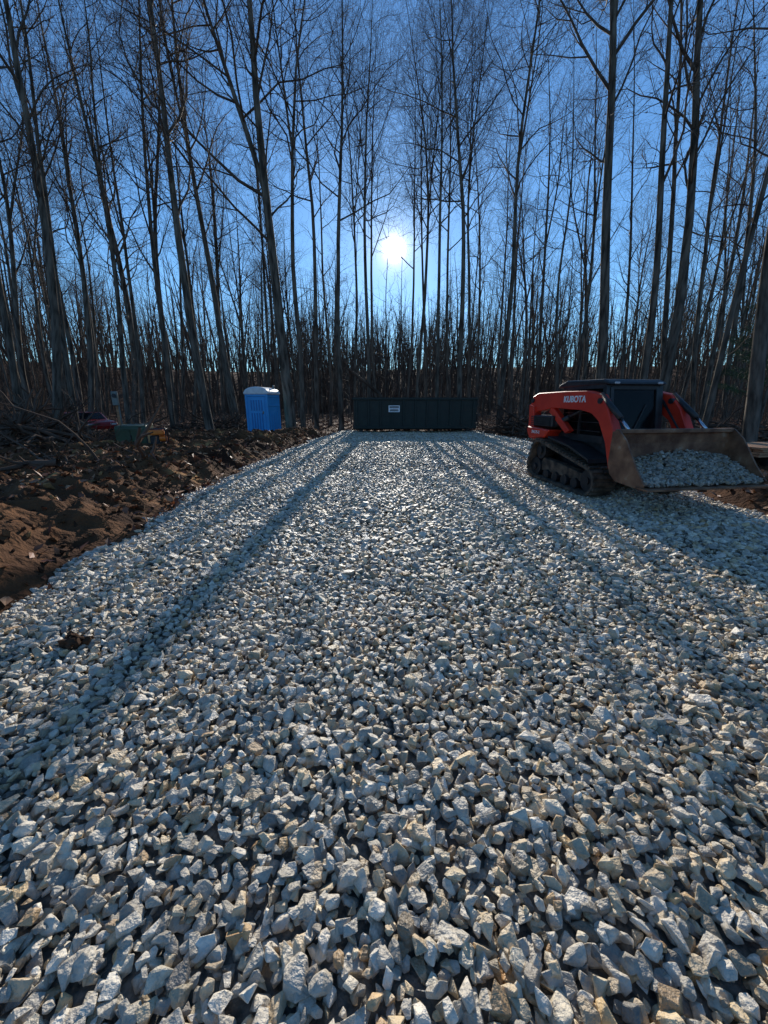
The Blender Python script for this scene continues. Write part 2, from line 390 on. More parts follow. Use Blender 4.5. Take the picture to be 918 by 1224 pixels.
def make_tree(seed, H, R, clear=.42, fork=None, dens=1.0, nl=20, maxl=4, spread=1.0, leaves=0, low=5):
    r = random.Random(seed)
    TV, TF, CV, CF, tips = [], [], [], [], []
    def leader(p, d, length, rad, t0, flare):
        n = 14; pts = [p.copy()]; rads = [rad*(1.4 if flare else 1)]; dirs = [d.copy()]; dd = d.copy(); bend = rvec(r)*.012; bend.z = 0
        if flare:
            pts.append(p+Vector((0, 0, .35))); rads.append(rad*1.06); dirs.append(dd.copy()); p = pts[-1]
        for i in range(n):
            if i % 4 == 0: bend = rvec(r)*.018; bend.z = 0
            dd = (dd+bend+rvec(r)*.022+Vector((0, 0, .03))).normalized()
            p = p+dd*length/n; pts.append(p.copy()); dirs.append(dd.copy()); rads.append(max(rad*(1-.93*((i+1)/n)**1.1), .007))
        tube(TV, TF, pts, rads, 10 if rad > .08 else 7)
        m = len(pts)-1; az = r.uniform(0, 6.28)
        cnt = int(nl*(1-t0)/(1-.42))
        for k in range(cnt):
            t = t0+(0.985-t0)*(k+r.random()*.9)/cnt; t = min(.99, t)
            i = int(t*m); f = t*m-i; q = pts[i].lerp(pts[min(i+1, m)], f); rr = rads[i]
            az += 2.4+r.uniform(-.6, .6); s = (t-t0)/(1-t0)
            ln = H*.2*spread*(1-.5*s)*r.uniform(.5, 1.35)
            grow(CV, CF, tips, q, side_dir(dirs[i], r.uniform(.45, 1.15), az), ln, min(rr*.5, .007+ln*.0100), 1, r, dens, maxl)
        for k in range(low):
            t = r.uniform(.12, t0); i = int(t*m)
            grow(CV, CF, tips, pts[i], side_dir(dirs[i], r.uniform(1.0, 1.5), r.uniform(0, 6.28)), r.uniform(.6, 2.2), .012, 3, r, .6, min(4, maxl))
        return pts, rads, dirs
    pts, rads, dirs = leader(Vector((0, 0, 0)), Vector((0, 0, 1)), H, R, clear, True)
    lean = pts[int(len(pts)*.72)]
    if fork:
        i = int(fork*len(pts)); leader(pts[i], side_dir(dirs[i], .19, r.uniform(0, 6.28)), H*(1-fork)*.95, rads[i]*.75, .2, False)
    LV, LF = [], []
    if leaves:
        for (p, d) in r.sample(tips, min(leaves, len(tips))):
            for _ in range(2):
                a = rvec(r).normalized()*.05; b = rvec(r).normalized()*.035; q = p+rvec(r)*.05
                n0 = len(LV); LV += [tuple(q-a), tuple(q+b), tuple(q+a), tuple(q-b)]; LF.append((n0, n0+1, n0+2, n0+3))
    return (TV, TF), (CV, CF), (LV, LF), lean
protos = []
def add_proto(kind, *a, **k):
    T, C, Lf, lean = make_tree(*a, **k)
    t = np_mesh('trunk', T[0], T[1], M_bark, smooth=True); c = np_mesh('crown', C[0], C[1], M_twig, smooth=True)
    l = None
    if Lf[0]: l = np_mesh('leaves', Lf[0], Lf[1], M_leaf, np.tile(np.array([(.3, .12, .05)]), (len(Lf[0]), 1)))
    protos.append(dict(kind=kind, t=t, c=c, l=l, H=a[1], R=a[2], tris=len(C[1]), lean=lean.normalized()))
add_proto('big', 1, 24, .24, clear=.38, fork=.44, nl=18, spread=1.15)
add_proto('big', 2, 24, .23, clear=.40, nl=20, spread=1.2, leaves=260)
add_proto('big', 3, 24, .25, clear=.44, nl=20, spread=1.2, fork=.6)
add_proto('mid', 4, 22, .16, clear=.44, nl=16, spread=.95)
add_proto('mid', 5, 22, .15, clear=.42, nl=15, spread=.9, fork=.5)
add_proto('mid', 6, 22, .165, clear=.48, nl=15, spread=1.0)
add_proto('mid', 7, 22, .14, clear=.42, nl=15, spread=.9, leaves=120, fork=.55)
add_proto('pole', 8, 18, .085, clear=.38, nl=13, spread=.75, dens=1.0, maxl=3)
add_proto('pole', 9, 17, .07, clear=.3, nl=12, spread=.8, dens=1.0, maxl=3)
add_proto('pole', 10, 16, .075, clear=.4, nl=12, spread=.75, dens=1.0, maxl=3)
add_proto('sapling', 11, 8, .035, clear=.25, nl=11, spread=.8, dens=.7, maxl=3)
add_proto('sapling', 12, 7, .03, clear=.2, nl=11, spread=.85, dens=.7, maxl=3, leaves=60)
add_proto('high', 21, 23, .15, clear=.50, nl=22, spread=1.05, low=3)  # crown shaped to start high, so only the trunk shades the gravel
add_proto('high', 22, 23, .14, clear=.52, nl=22, spread=1.15, low=3, fork=.58)
add_proto('high', 23, 22, .13, clear=.50, nl=22, spread=1.0, low=3)
print('TREE TRIS', [p['tris'] for p in protos])
LAB = {'big': 'tall bare hardwood tree with a thick grey trunk', 'mid': 'tall bare hardwood tree with a slender trunk', 'high': 'tall bare tree with a long clear trunk and high crown',
       'pole': 'thin bare pole-like tree among the woods', 'sapling': 'small bare sapling in the forest understory'}
ntree = 0
def place_tree(pr, x, y, H, tilt=(0, 0), wid=1.0, yaw=None, label=None):
    global ntree
    s = H/pr['H']; e = bpy.data.objects.new('tree', None); e.empty_display_size = .5
    d = Vector((tilt[0], tilt[1], 1)).normalized()
    qy = Quaternion((0, 0, 1), yaw if yaw is not None else rnd.uniform(0, 6.28))
    q = (qy @ pr['lean']).rotation_difference(d) @ qy
    e.rotation_mode = 'QUATERNION'; e.rotation_quaternion = q; e.location = (x, y, -.16); e.scale = (s*wid, s*wid, s)
    link(e); e['label'] = label or LAB[pr['kind']]; e['category'] = 'tree'; e['group'] = 'bare trees of the winter woods'
    for nme, k in (('trunk', 't'), ('crown', 'c'), ('leaves', 'l')):
        if pr[k] is None: continue
        link(bpy.data.objects.new(nme, pr[k]), e)
    ntree += 1
BIG, MID, POL, SAP, HI = [[p for p in protos if p['kind'] == k] for k in ('big', 'mid', 'pole', 'sapling', 'high')]
taken = []
KEY = [
 (348, 21.5, 298, 0, .56, 25, BIG[0]), (362, 24, 352, 60, .32, 24, HI[1]), (378, 25.5, 354, 0, .30, 24, HI[0]),
 (408, 24.5, 407, 120, .32, 23, HI[2]), (395, 30, 385, 100, .24, 20, POL[0]), (440, 25.5, 437, 130, .26, 22, HI[0]),
 (250, 21, 182, 0, .42, 24, BIG[1]), (285, 25, 212, 0, .36, 25, BIG[2]), (268, 31, 244, 60, .28, 22, MID[2]),
 (152, 21, 92, 110, .28, 21, MID[1]), (170, 24, 126, 150, .26, 20, MID[3]), (205, 23, 165, 60, .28, 23, MID[0]),
 (62, 17, 5, 80, .36, 22, BIG[1]), (90, 20, 46, 110, .28, 21, MID[2]), (40, 23, -10, 150, .3, 21, MID[1]), (20, 19, -35, 60, .3, 21, MID[0]),
 (118, 27, 76, 160, .26, 20, MID[3]), (230, 29, 199, 100, .26, 22, MID[1]),
 (497, 26.5, 509, 150, .26, 22, HI[1]), (521, 25, 527, 120, .24, 23, HI[2]), (548, 24.5, 546, 130, .34, 23, HI[0]), (570, 29, 573, 140, .24, 20, MID[0]),
 (424, 27, 418, 150, .22, 21, HI[1]), (484, 28.5, 492, 170, .2, 21, HI[2]), (452, 28, 449, 150, .22, 22, HI[2]), (509, 28, 500, 140, .2, 22, HI[0]), (561, 26.3, 566, 110, .24, 22, HI[1]), (536, 27.4, 540, 120, .22, 22, HI[2]),  # extra trunks, added to cast shadow bands across the gravel
 (596, 23.8, 630, 100, .32, 23, HI[1]), (640, 27, 662, 120, .26, 21, MID[3]), (665, 24, 690, 180, .2, 19, POL[1]),
 (716, 17.5, 722, 0, .42, 24, BIG[2]), (764, 17, 796, 60, .30, 22, MID[0]), (782, 18.5, 828, 0, .42, 24, BIG[1]), (796, 21, 818, 60, .30, 22, MID[2]),
 (742, 24, 755, 160, .2, 20, POL[2]), (690, 29, 708, 160, .28, 20, MID[1]), (832, 20, 862, 190, .24, 19, MID[3]), (868, 22, 905, 120, .28, 20, MID[0]),
 (906, 11.5, 936, 200, .36, 20, MID[2]), (850, 26, 872, 200, .2, 19, POL[0]), (461, 39, 459, 260, .2, 17, POL[1]),
 (430, 36, 424, 220, .18, 17, POL[2]), (320, 30, 302, 100, .28, 22, MID[3]), (610, 33, 626, 170, .28, 21, MID[2]), (478, 44, 480, 270, .18, 18, POL[0])]
for (ub, y, ut, vt, dm, H, pr) in KEY:
    a, dy, dz = ray(ub, 500); xb = a*y/dy
    xt, _, zt = at_depth(ut, vt, y)
    tl = (xt-xb)/zt
    wd = (dm/2)/(pr['R']*H/pr['H']); wd = min(max(wd, .75), 1.3)
    place_tree(pr, xb, y, H, (tl, rnd.uniform(-.015, .015)), wd); taken.append((xb, y))
def ok(x, y, dmin):
    if y < YEND+1.5 and -13 < x < 9.5: return False
    if x < 0 and y < 15 and x > -15: return False
    if x > 0 and y < 10 and x < 12: return False
    return all((x-a)**2+(y-b)**2 > dmin*dmin for a, b in taken)
tries = 0
while ntree < 297 and tries < 20000:
    tries += 1
    y = rnd.uniform(11, 68); x = rnd.uniform(-1, 1)*(y*1.05+3)
    if abs(x) > y*1.1: continue
    if rnd.random() > min(1, y/46): continue
    if not ok(x, y, 1.6): continue
    k = rnd.random()
    lane = abs(x) < 7.5
    if k < .09 and not lane: pr, H = rnd.choice(BIG), rnd.uniform(20, 25)
    elif k < .42 and not lane: pr, H = rnd.choice(MID), rnd.uniform(17, 23)
    elif k < .87: pr, H = rnd.choice(POL), rnd.uniform(13, 19)
    else: pr, H = rnd.choice(SAP), rnd.uniform(4, 9)
    if lane and H > 10: H = rnd.uniform(8.5, 12)+max(0, y-36)*.16  # trees towards the sun kept short to let light reach the gravel
    place_tree(pr, x, y, H, (rnd.gauss(-.002*x*min(1, 30/y), .035), rnd.gauss(0, .03)), rnd.uniform(.8, 1.25)*(1.3 if lane else 1)); taken.append((x, y))
print('TREES', ntree)
def mass(name, specs, placer, n, m, lab):
    Vs, Ts = [], []; off = 0; base = []
    for sp in specs:
        T, C, _, _ = make_tree(**sp)
        V = np.array(T[0]+C[0]); nb = len(T[0])
        Q = np.array([tuple(f) for f in T[1]]+[tuple(i+nb for i in f) for f in C[1]]); base.append((V, Q))
    for i in range(n):
        V, Q = base[i % len(base)]; x, y, s = placer(); a = rnd.uniform(0, 6.28)
        c, q = math.cos(a), math.sin(a); W = np.empty_like(V)
        lx, ly = rnd.gauss(0, .045), rnd.gauss(0, .045)
        W[:, 0] = (V[:, 0]*c-V[:, 1]*q)*s+x+V[:, 2]*lx; W[:, 1] = (V[:, 0]*q+V[:, 1]*c)*s+y+V[:, 2]*ly; W[:, 2] = V[:, 2]*s*rnd.uniform(.8, 1.1)+hill_z(x, y)-.05
        Vs.append(W); Ts.append(Q+off); off += len(V)
    me = np_mesh(name, np.concatenate(Vs), np.concatenate(Ts), m, smooth=True)
    o = bpy.data.objects.new(name, me); link(o); o['kind'] = 'stuff'; o['label'] = lab; print(name, len(me.polygons))
def far_place():
    while True:
        y = rnd.uniform(20, 160); x = rnd.uniform(-150, 150)
        if rnd.random() < .12: x = rnd.uniform(-25, 25)
        d = math.hypot(x, y)
        if abs(x) < y*1.1 and d < 60: continue
        if abs(x) > y*1.15+10 or d > 162: continue
        return x, y, (rnd.uniform(.65, 1.15) if abs(x) > 9 or y > 90 else rnd.uniform(.55, .8))
mass('distant_wood', [dict(seed=30+i, H=21, R=.12+.02*i, clear=.2, nl=10, maxl=2, dens=.85, spread=1.0) for i in range(6)], far_place, 1500, M_farwood, 'dense bare winter wood seen as a mass')
def bush_place():
    while True:
        y = rnd.uniform(18, 100); x = rnd.uniform(-1.1, 1.1)*y
        if y < YEND+1.2 and -14 < x < 9: continue
        if rnd.random() > y/75: continue
        return x, y, rnd.uniform(.4, 1.4)
mass('undergrowth', [dict(seed=60+i, H=4.4, R=.02, clear=.05, nl=12, maxl=2, dens=1.2, spread=1.7) for i in range(5)], bush_place, 1200, M_farwood, 'thin leafless undergrowth across the forest floor')

def pine(x, y, H, seed):
    r = random.Random(seed); e = empty('pine_tree', (x, y, -.1), 0, 'young evergreen pine with sparse dark green boughs', 'tree')
    V, Fc = [], []; tube(V, Fc, [Vector((0, 0, i*H/8)) for i in range(9)], [.1*(1-i/9.0)+.008 for i in range(9)], 8)
    link(bpy.data.objects.new('trunk', np_mesh('trunk', V, Fc, M_bark, smooth=True)), e)
    V, Fc = [], []
    for k in range(70):
        z = H*(.25+.74*(k+r.random())/70); az = r.uniform(0, 6.28); ln = (1-z/H)*H*.26+.25
        d = Vector((math.cos(az), math.sin(az), .25)).normalized(); p = Vector((0, 0, z))
        tube(V, Fc, [p, p+d*ln*.5, p+d*ln+Vector((0, 0, .1))], [.018, .011, .005], 4)
        for j in range(int(ln*34)):
            q = p+d*ln*r.uniform(.25, 1.05)+rvec(r)*.07
            for _ in range(5):
                t = (rvec(r)+d*.8).normalized()*r.uniform(.08, .14); sd2 = t.cross(rvec(r)).normalized()*.006
                n0 = len(V); V += [tuple(q-sd2), tuple(q+sd2), tuple(q+t), tuple(q+t*.5-sd2)]; Fc.append((n0, n0+1, n0+2, n0+3))
    link(bpy.data.objects.new('crown', np_mesh('crown', V, Fc, M_pine)), e)
M_pine = mat('pine_needles', (.03, .06, .02), (.06, .1, .03), rough=.6)
pine(15.5, 17, 7.5, 3); pine(21, 21, 9, 5)

# ---------------------------------------------------------------- track loader
def loader():
    E = empty('track_loader', (4.1, 7.35, -.01), math.radians(9), 'orange-red compact track loader carrying a bucket of gravel', 'track loader')
    circ = [(-.80, .25, .25), (.86, .27, .22), (.74, .60, .22)]
    pts = []
    for cy, cz, r in circ:
        for k in range(40):
            a = 6.28319*k/40; pts.append((cy+r*math.cos(a), cz+r*math.sin(a)))
    pts = sorted(set(pts))
    def cr(o, a, b): return (a[0]-o[0])*(b[1]-o[1])-(a[1]-o[1])*(b[0]-o[0])
    lo, up = [], []
    for p in pts:
        while len(lo) >= 2 and cr(lo[-2], lo[-1], p) <= 0: lo.pop()
        lo.append(p)
    for p in reversed(pts):
        while len(up) >= 2 and cr(up[-2], up[-1], p) <= 0: up.pop()
        up.append(p)
    hull = lo[:-1]+up[:-1]
    Hn = np.array(hull+[hull[0]]); sg = np.hypot(*np.diff(Hn, axis=0).T); cum = np.concatenate([[0], np.cumsum(sg)])
    n = 52; tt = np.linspace(0, cum[-1], n, endpoint=False)
    oy = np.interp(tt, cum, Hn[:, 0]); oz = np.interp(tt, cum, Hn[:, 1])
    for sx in (-1, 1):
        T = bpy.data.objects.new('track', None); link(T, E)
        x0, x1 = sx*.66-.2, sx*.66+.2
        bm = bmesh.new(); rings = []
        for i in range(n):
            ty = oy[(i+1) % n]-oy[i-1]; tz = oz[(i+1) % n]-oz[i-1]; l = math.hypot(ty, tz); ny, nz = tz/l, -ty/l
            o = (oy[i], oz[i]); q = (oy[i]-ny*.045, oz[i]-nz*.045)
            rings.append([bm.verts.new((x0, o[0], o[1])), bm.verts.new((x1, o[0], o[1])), bm.verts.new((x1, q[0], q[1])), bm.verts.new((x0, q[0], q[1]))])
        for i in range(n):
            A, B = rings[i], rings[(i+1) % n]
            for k in range(4): bm.faces.new((A[k], A[(k+1) % 4], B[(k+1) % 4], B[k]))
        mb = MB(); mb.bm.free(); mb.bm = bm
        for i in range(n):
            ty = oy[(i+1) % n]-oy[i-1]; tz = oz[(i+1) % n]-oz[i-1]; l = math.hypot(ty, tz); a = math.atan2(tz, ty)
            ny, nz = tz/l, -ty/l
            for (cx, w2) in ((-.1, .19), (.1, .19)):
                mb.box((sx*.66+cx, oy[i]+ny*.012+(ty/l)*(.02 if cx > 0 else -.02), oz[i]+nz*.012), (w2, .05, .035), rot=(a, 0, 0))
        mb.obj('belt', M_rubber, T)
        mb = MB(); mb.cyl((sx*.66-.1, .74, .60), (sx*.66+.1, .74, .60), .17, 24)
        for k in range(14):
            a = k*6.283/14; mb.box((sx*.66, .74+.17*math.cos(a), .60+.17*math.sin(a)), (.12, .035, .035), rot=(a, 0, 0))
        mb.cyl((sx*.66-.14, .74, .60), (sx*.66+.14, .74, .60), .08, 16); mb.obj('sprocket', M_black, T)
        for cy in (-.80, .86):
            MB().cyl((sx*.66-.12, cy, .255), (sx*.66+.12, cy, .255), .19, 24).cyl((sx*.66-.15, cy, .255), (sx*.66+.15, cy, .255), .06, 12).obj('idler', M_black, T)
        for k in range(4): MB().cyl((sx*.66-.13, -.45+k*.3, .15), (sx*.66+.13, -.45+k*.3, .15), .095, 16).obj('roller', M_black, T)
        MB().prism([(-.78, .2), (.8, .2), (.66, .46), (.1, .42), (-.7, .33)], sx*.66-.08, sx*.66+.08, .01).obj('track_frame', M_rubber, T)
        MB().prism([(.62, .86), (.46, 1.02), (1.27, 1.06), (1.3, .98), (1.22, .86), (1.0, .84)], .47 if sx > 0 else -.82, .82 if sx > 0 else -.47, .02).obj('side_panel', M_red, E)
        mb = MB(); mb.box((sx*.62, .86, 1.18), (.3, .8, .22), bev=.02)
        for k in range(5): mb.box((sx*.785, .86, 1.1+k*.04), (.012, .7, .014))
        mb.obj('engine_vent', M_black, E)
        MB().prism([(-.86, .56), (-.82, .60), (-.3, .76), (.4, .88), (.4, .91), (-.3, .80), (-.84, .63)], sx*.66-.2, sx*.66+.2).obj('fender', M_black, E)
    MB().prism([(-.82, .28), (-.82, .75), (-.6, .95), (.55, 1.0), (1.05, 1.0), (1.12, .35), (.9, .24)], -.44, .44, .02).obj('chassis', M_black, E)
    MB().prism([(.52, .98), (.52, 1.5), (1.15, 1.46), (1.34, 1.3), (1.34, .55), (1.14, .5), (1.14, .98)], -.45, .45, .04).obj('engine_hood', M_black, E)
    mb = MB()
    for k in range(6): mb.box((0, 1.345, .7+k*.09), (.6, .02, .035))
    mb.obj('grille', M_black, E)
    C = bpy.data.objects.new('cab', None); link(C, E)
    mb = MB()
    for s in (-1, 1):
        mb.prism([(-.78, .8), (-.70, .8), (-.52, 1.84), (-.60, 1.84)], s*.5-.03, s*.5+.03)
        mb.box((s*.5, .52, 1.40), (.06, .08, .9)); mb.box((s*.5, -.05, .92), (.06, 1.3, .12)); mb.box((s*.5, 0, 1.80), (.06, 1.15, .07))
        mb.box((s*.5, .0, 1.25), (.04, .05, .7))
        for k in range(5): mb.box((s*.5, -.03, 1.05+k*.15), (.02, 1.1, .012))
    mb.box((0, -.57, 1.80), (1.0, .06, .08)); mb.box((0, .52, 1.80), (1.0, .06, .08)); mb.box((0, -.75, .85), (1.0, .06, .14)); mb.box((0, .52, 1.0), (1, .06, .3))
    mb.obj('cab_frame', M_black, C)
    MB().prism([(-.68, 1.82), (-.66, 1.86), (-.52, 1.915), (.5, 1.94), (.72, 1.88), (.76, 1.80)], -.54, .54, .03, seg=2).obj('roof', M_black, C)
    for s in (-1, 1): MB().box((s*.40, -.68, 1.845), (.09, .03, .035), bev=.008).obj('headlight', M_lamp, C)
    MB().prism([(-.735, .95), (-.725, .95), (-.585, 1.76), (-.595, 1.76)], -.43, .43).obj('windscreen', M_glass, C)
    mb = MB()
    for s in (-1, 1): mb.prism([(-.765, .92), (-.73, .92), (-.585, 1.78), (-.62, 1.78)], s*.43-.03, s*.43+.03)
    mb.box((0, -.605, 1.77), (.86, .03, .05)).box((0, -.745, .94), (.86, .03, .06)).box((.1, -.69, 1.28), (.02, .012, .5), rot=(-.16, .5, 0))
    mb.obj('door_frame', M_black, C)
    for s in (-1, 1): MB().box((s*.485, -.02, 1.37), (.006, 1.05, .8)).obj('window', M_glass, C)
    mb = MB(); mb.box((0, .15, 1.05), (.5, .5, .14), bev=.04, seg=2); mb.box((0, .38, 1.38), (.48, .12, .62), rot=(-.12, 0, 0), bev=.04, seg=2)
    mb.obj('seat', M_black, C)
    prof = [(1.38, 1.50), (1.32, 1.66), (1.12, 1.73), (.2, 1.74), (-.40, 1.73), (-.74, 1.66), (-.96, 1.44), (-1.26, .94), (-1.44, .76), (-1.45, .52), (-1.34, .42), (-1.16, .52),
            (-1.00, .92), (-.78, 1.24), (-.58, 1.36), (-.3, 1.41), (.55, 1.44), (.95, 1.38), (1.2, 1.34)]
    for s in (-1, 1):
        a0, a1 = (.58, .73) if s > 0 else (-.73, -.58)
        A = MB().prism(prof, a0, a1, .012).obj('loader_arm', M_red, E)
        MB().prism([(1.16, 1.46), (1.36, 1.5), (1.30, 1.0), (1.26, .82), (1.02, .8), (1.12, 1.1)], a0+.02 if s > 0 else a0-.05, a1+.05 if s > 0 else a1-.02, .01).obj('rear_link', M_red, A)
        MB().prism([(.62, 1.48), (.70, 1.36), (.10, .98), (-.02, 1.04)], a0+.02, a1-.02, .01).obj('lift_link', M_red, A)
        MB().cyl((s*.65, .95, .96), (s*.65, .1, 1.28), .05).cyl((s*.65, .1, 1.28), (s*.65, -.5, 1.5), .028).obj('lift_cylinder', M_black, A, True)
        MB().cyl((s*.67, -.70, 1.66), (s*.67, -1.2, 1.30), .045).obj('tilt_cylinder', M_black, A, True)
        MB().cyl((s*.67, -1.2, 1.30), (s*.67, -1.44, 1.10), .024).obj('cylinder_rod', M_chrome, A, True)
        mb = MB()
        for q in range(2): mb.cyl((s*.56, -.62+q*.03, 1.58), (s*.56, -1.3, .8+q*.03), .014, 8)
        mb.obj('hydraulic_hose', M_black, A, True)
        for (py, pz) in ((1.28, 1.58), (-.78, 1.56), (-1.38, .54), (1.15, .88)): MB().cyl((a0-.03, py, pz), (a1+.03, py, pz), .045, 14).obj('pivot_pin', M_black, A)
        if s < 0:
            def text(body, size, y, z, bold, m, nm):
                cu = bpy.data.curves.new('t', 'FONT'); cu.body = body; cu.size = size; cu.extrude = .003; cu.offset = bold; cu.space_character = 1.05
                cu.align_x = 'CENTER'; cu.align_y = 'CENTER'
                to = bpy.data.objects.new('t', cu); COL.objects.link(to)
                me = bpy.data.meshes.new_from_object(to.evaluated_get(bpy.context.evaluated_depsgraph_get()))
                bpy.data.objects.remove(to)
                me.materials.append(m); o = bpy.data.objects.new(nm, me); link(o, A)
                o.rotation_euler = (math.pi/2, 0, -math.pi/2); o.location = (a0-.006, y, z); return o
            text('KUBOTA', .15, -.1, 1.59, .005, M_text, 'lettering')
            o = text('SVL75-2', .085, .92, .955, .001, M_text, 'model_number'); o.location.x = -.828
    MB().box((0, -1.04, 1.0), (1.18, .12, .14), rot=(.6, 0, 0), bev=.01).obj('cross_tube', M_red, E)
    MB().box((0, -1.42, .72), (1.1, .05, .42), bev=.01).obj('hitch_plate', M_black, E)
    B = bpy.data.objects.new('bucket', None); link(B, E)
    outer = [(-1.50, 1.12), (-1.47, .95), (-1.47, .66), (-1.53, .52), (-1.66, .44), (-2.12, .40)]
    inner = [(-2.12, .42), (-1.67, .465), (-1.56, .54), (-1.50, .67), (-1.50, .95), (-1.53, 1.12)]
    W = .98
    MB().prism(outer+inner, -W+.02, W-.02).obj('bucket_shell', M_steel, B)
    side = [(-1.58, 1.15), (-1.46, 1.12), (-1.46, .65), (-1.52, .51), (-1.65, .42), (-2.14, .385), (-2.18, .46), (-2.0, .66), (-1.74, 1.02)]
    MB().prism(side, -W-.005, -W+.02).obj('side_plate', M_steel, B); MB().prism(side, W-.02, W+.005).obj('side_plate', M_steel, B)
    MB().box((0, -2.16, .406), (2*W+.04, .2, .024), rot=(.05, 0, 0)).obj('cutting_edge', M_steel, B)
    MB().box((0, -1.54, 1.13), (2*W, .08, .06), bev=.008).obj('top_lip', M_steel, B)
    n = 3400; x = rng.uniform(-W+.05, W-.05, n); y = rng.uniform(-2.17, -1.54, n)
    f = (y+2.17)/.63; top = .45+.33*f+.05*np.sin(x*3+1)*f; z = top-rng.random(n)**2*.25*(f+.1); z = np.maximum(z, .44)
    th = math.radians(9); Xw = 4.1+x*math.cos(th)-y*math.sin(th); Yw = 7.35+x*math.sin(th)+y*math.cos(th)
    P = np.stack([Xw, Yw, z], 1); s = np.clip(rng.lognormal(math.log(.065), .3, n), .035, .12)
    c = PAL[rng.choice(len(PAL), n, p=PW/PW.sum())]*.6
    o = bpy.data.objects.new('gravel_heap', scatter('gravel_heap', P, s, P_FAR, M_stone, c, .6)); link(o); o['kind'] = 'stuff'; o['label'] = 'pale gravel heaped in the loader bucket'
loader()

def toilet():
    E = empty('portable_toilet', (-6.15, 20.3, -.02), math.radians(-12), 'blue portable toilet with a pale roof beside the soil', 'portable toilet')
    MB().box((0, 0, .06), (1.3, 1.3, .12), bev=.02).obj('base', M_bluetrim, E)
    mb = MB(); mb.box((0, 0, 1.04), (1.2, 1.2, 1.88), bev=.04, seg=2)
    for s in (-1, 1):
        mb.box((s*.56, -.6, 1.04), (.1, .07, 1.88), bev=.015); mb.box((s*.56, .6, 1.04), (.1, .07, 1.88), bev=.015)
        for k in range(4): mb.box((s*.605, -.36+k*.24, .7), (.03, .12, .95), bev=.01)
        mb.box((s*.605, 0, 1.45), (.03, 1.0, .08), bev=.01); mb.box((s*.605, 0, 1.9), (.04, 1.1, .1), bev=.01)
    mb.box((0, -.6, 1.93), (1.1, .07, .1), bev=.015).obj('wall', M_blue, E)
    D = MB().box((0, -.615, 1.0), (.86, .04, 1.68), bev=.012).obj('door', M_blue, E)
    mb = MB()
    for k in range(5): mb.box((-.28+k*.14, -.645, .68), (.05, .03, .84), bev=.006)
    for k in range(5): mb.box((-.28+k*.14, -.645, 1.46), (.05, .03, .5), bev=.006)
    mb.obj('door_panel', M_bluetrim, D)
    MB().box((.34, -.65, 1.12), (.06, .03, .14), bev=.008).obj('handle', M_grey, D)
    MB().prism([(-.67, 1.97), (-.68, 2.08), (-.56, 2.22), (-.35, 2.31), (0, 2.35), (.35, 2.31), (.56, 2.22), (.68, 2.08), (.67, 1.97)], -.66, .66, .06, axis='y', seg=2).obj('roof', M_roofpl, E)
    MB().cyl((.42, .42, 2.1), (.42, .42, 2.45), .05).obj('vent_pipe', M_grey, E, True)
toilet()

def dumpster():
    E = empty('roll_off_dumpster', (1.66, 22.6, -.02), math.radians(1.5), 'dark green open roll-off dumpster at the end of the driveway', 'dumpster')
    Lh = 3.3; Wd = 1.15
    mb = MB()
    for s in (-1, 1): mb.box((0, s*Wd, 1.02), (2*Lh, .05, 1.5))
    mb.box((-Lh+.03, 0, 1.02), (.05, 2*Wd-.05, 1.5)); mb.box((0, 0, .3), (2*Lh-.06, 2*Wd-.05, .05)); mb.obj('body', M_dgreen, E)
    mb = MB()
    for s in (-1, 1):
        mb.box((0, s*(Wd+.03), 1.8), (2*Lh+.12, .16, .12), bev=.01); mb.box((0, s*(Wd+.03), .3), (2*Lh+.1, .14, .13), bev=.01)
        for k in range(11): mb.box((-Lh+.15+k*(2*Lh-.3)/10, s*(Wd+.05), 1.04), (.1, .07, 1.38), bev=.01)
    mb.box((-Lh-.02, 0, 1.8), (.13, 2*Wd, .12)); mb.obj('rib', M_dgreen, E)
    D = MB().box((Lh+.01, 0, 1.03), (.06, 2*Wd-.06, 1.5)).obj('tailgate', M_dgreen, E)
    mb = MB()
    for z in (.5, 1.0, 1.5): mb.box((Lh+.07, 0, z), (.06, 2*Wd, .08))
    mb.obj('crossbar', M_dgreen, D)
    for s in (-1, 1): MB().box((0, s*.45, .2), (2*Lh, .1, .14)).obj('skid_rail', M_black, E)
    for sx in (-1, 1):
        for s in (-1, 1): MB().cyl((sx*(Lh-.35), s*.85-.1, .12), (sx*(Lh-.35), s*.85+.1, .12), .11, 18).obj('wheel', M_black, E)
    G = MB().box((-1.15, -Wd-.115, 1.28), (.6, .015, .34)).obj('sign', M_white, E)
    mb = MB()
    mb.box((-1.15, -Wd-.125, 1.37), (.5, .006, .07)).box((-1.15, -Wd-.125, 1.26), (.42, .006, .035)).box((-1.15, -Wd-.125, 1.18), (.46, .006, .05)); mb.obj('sign_print', M_black, G)
dumpster()

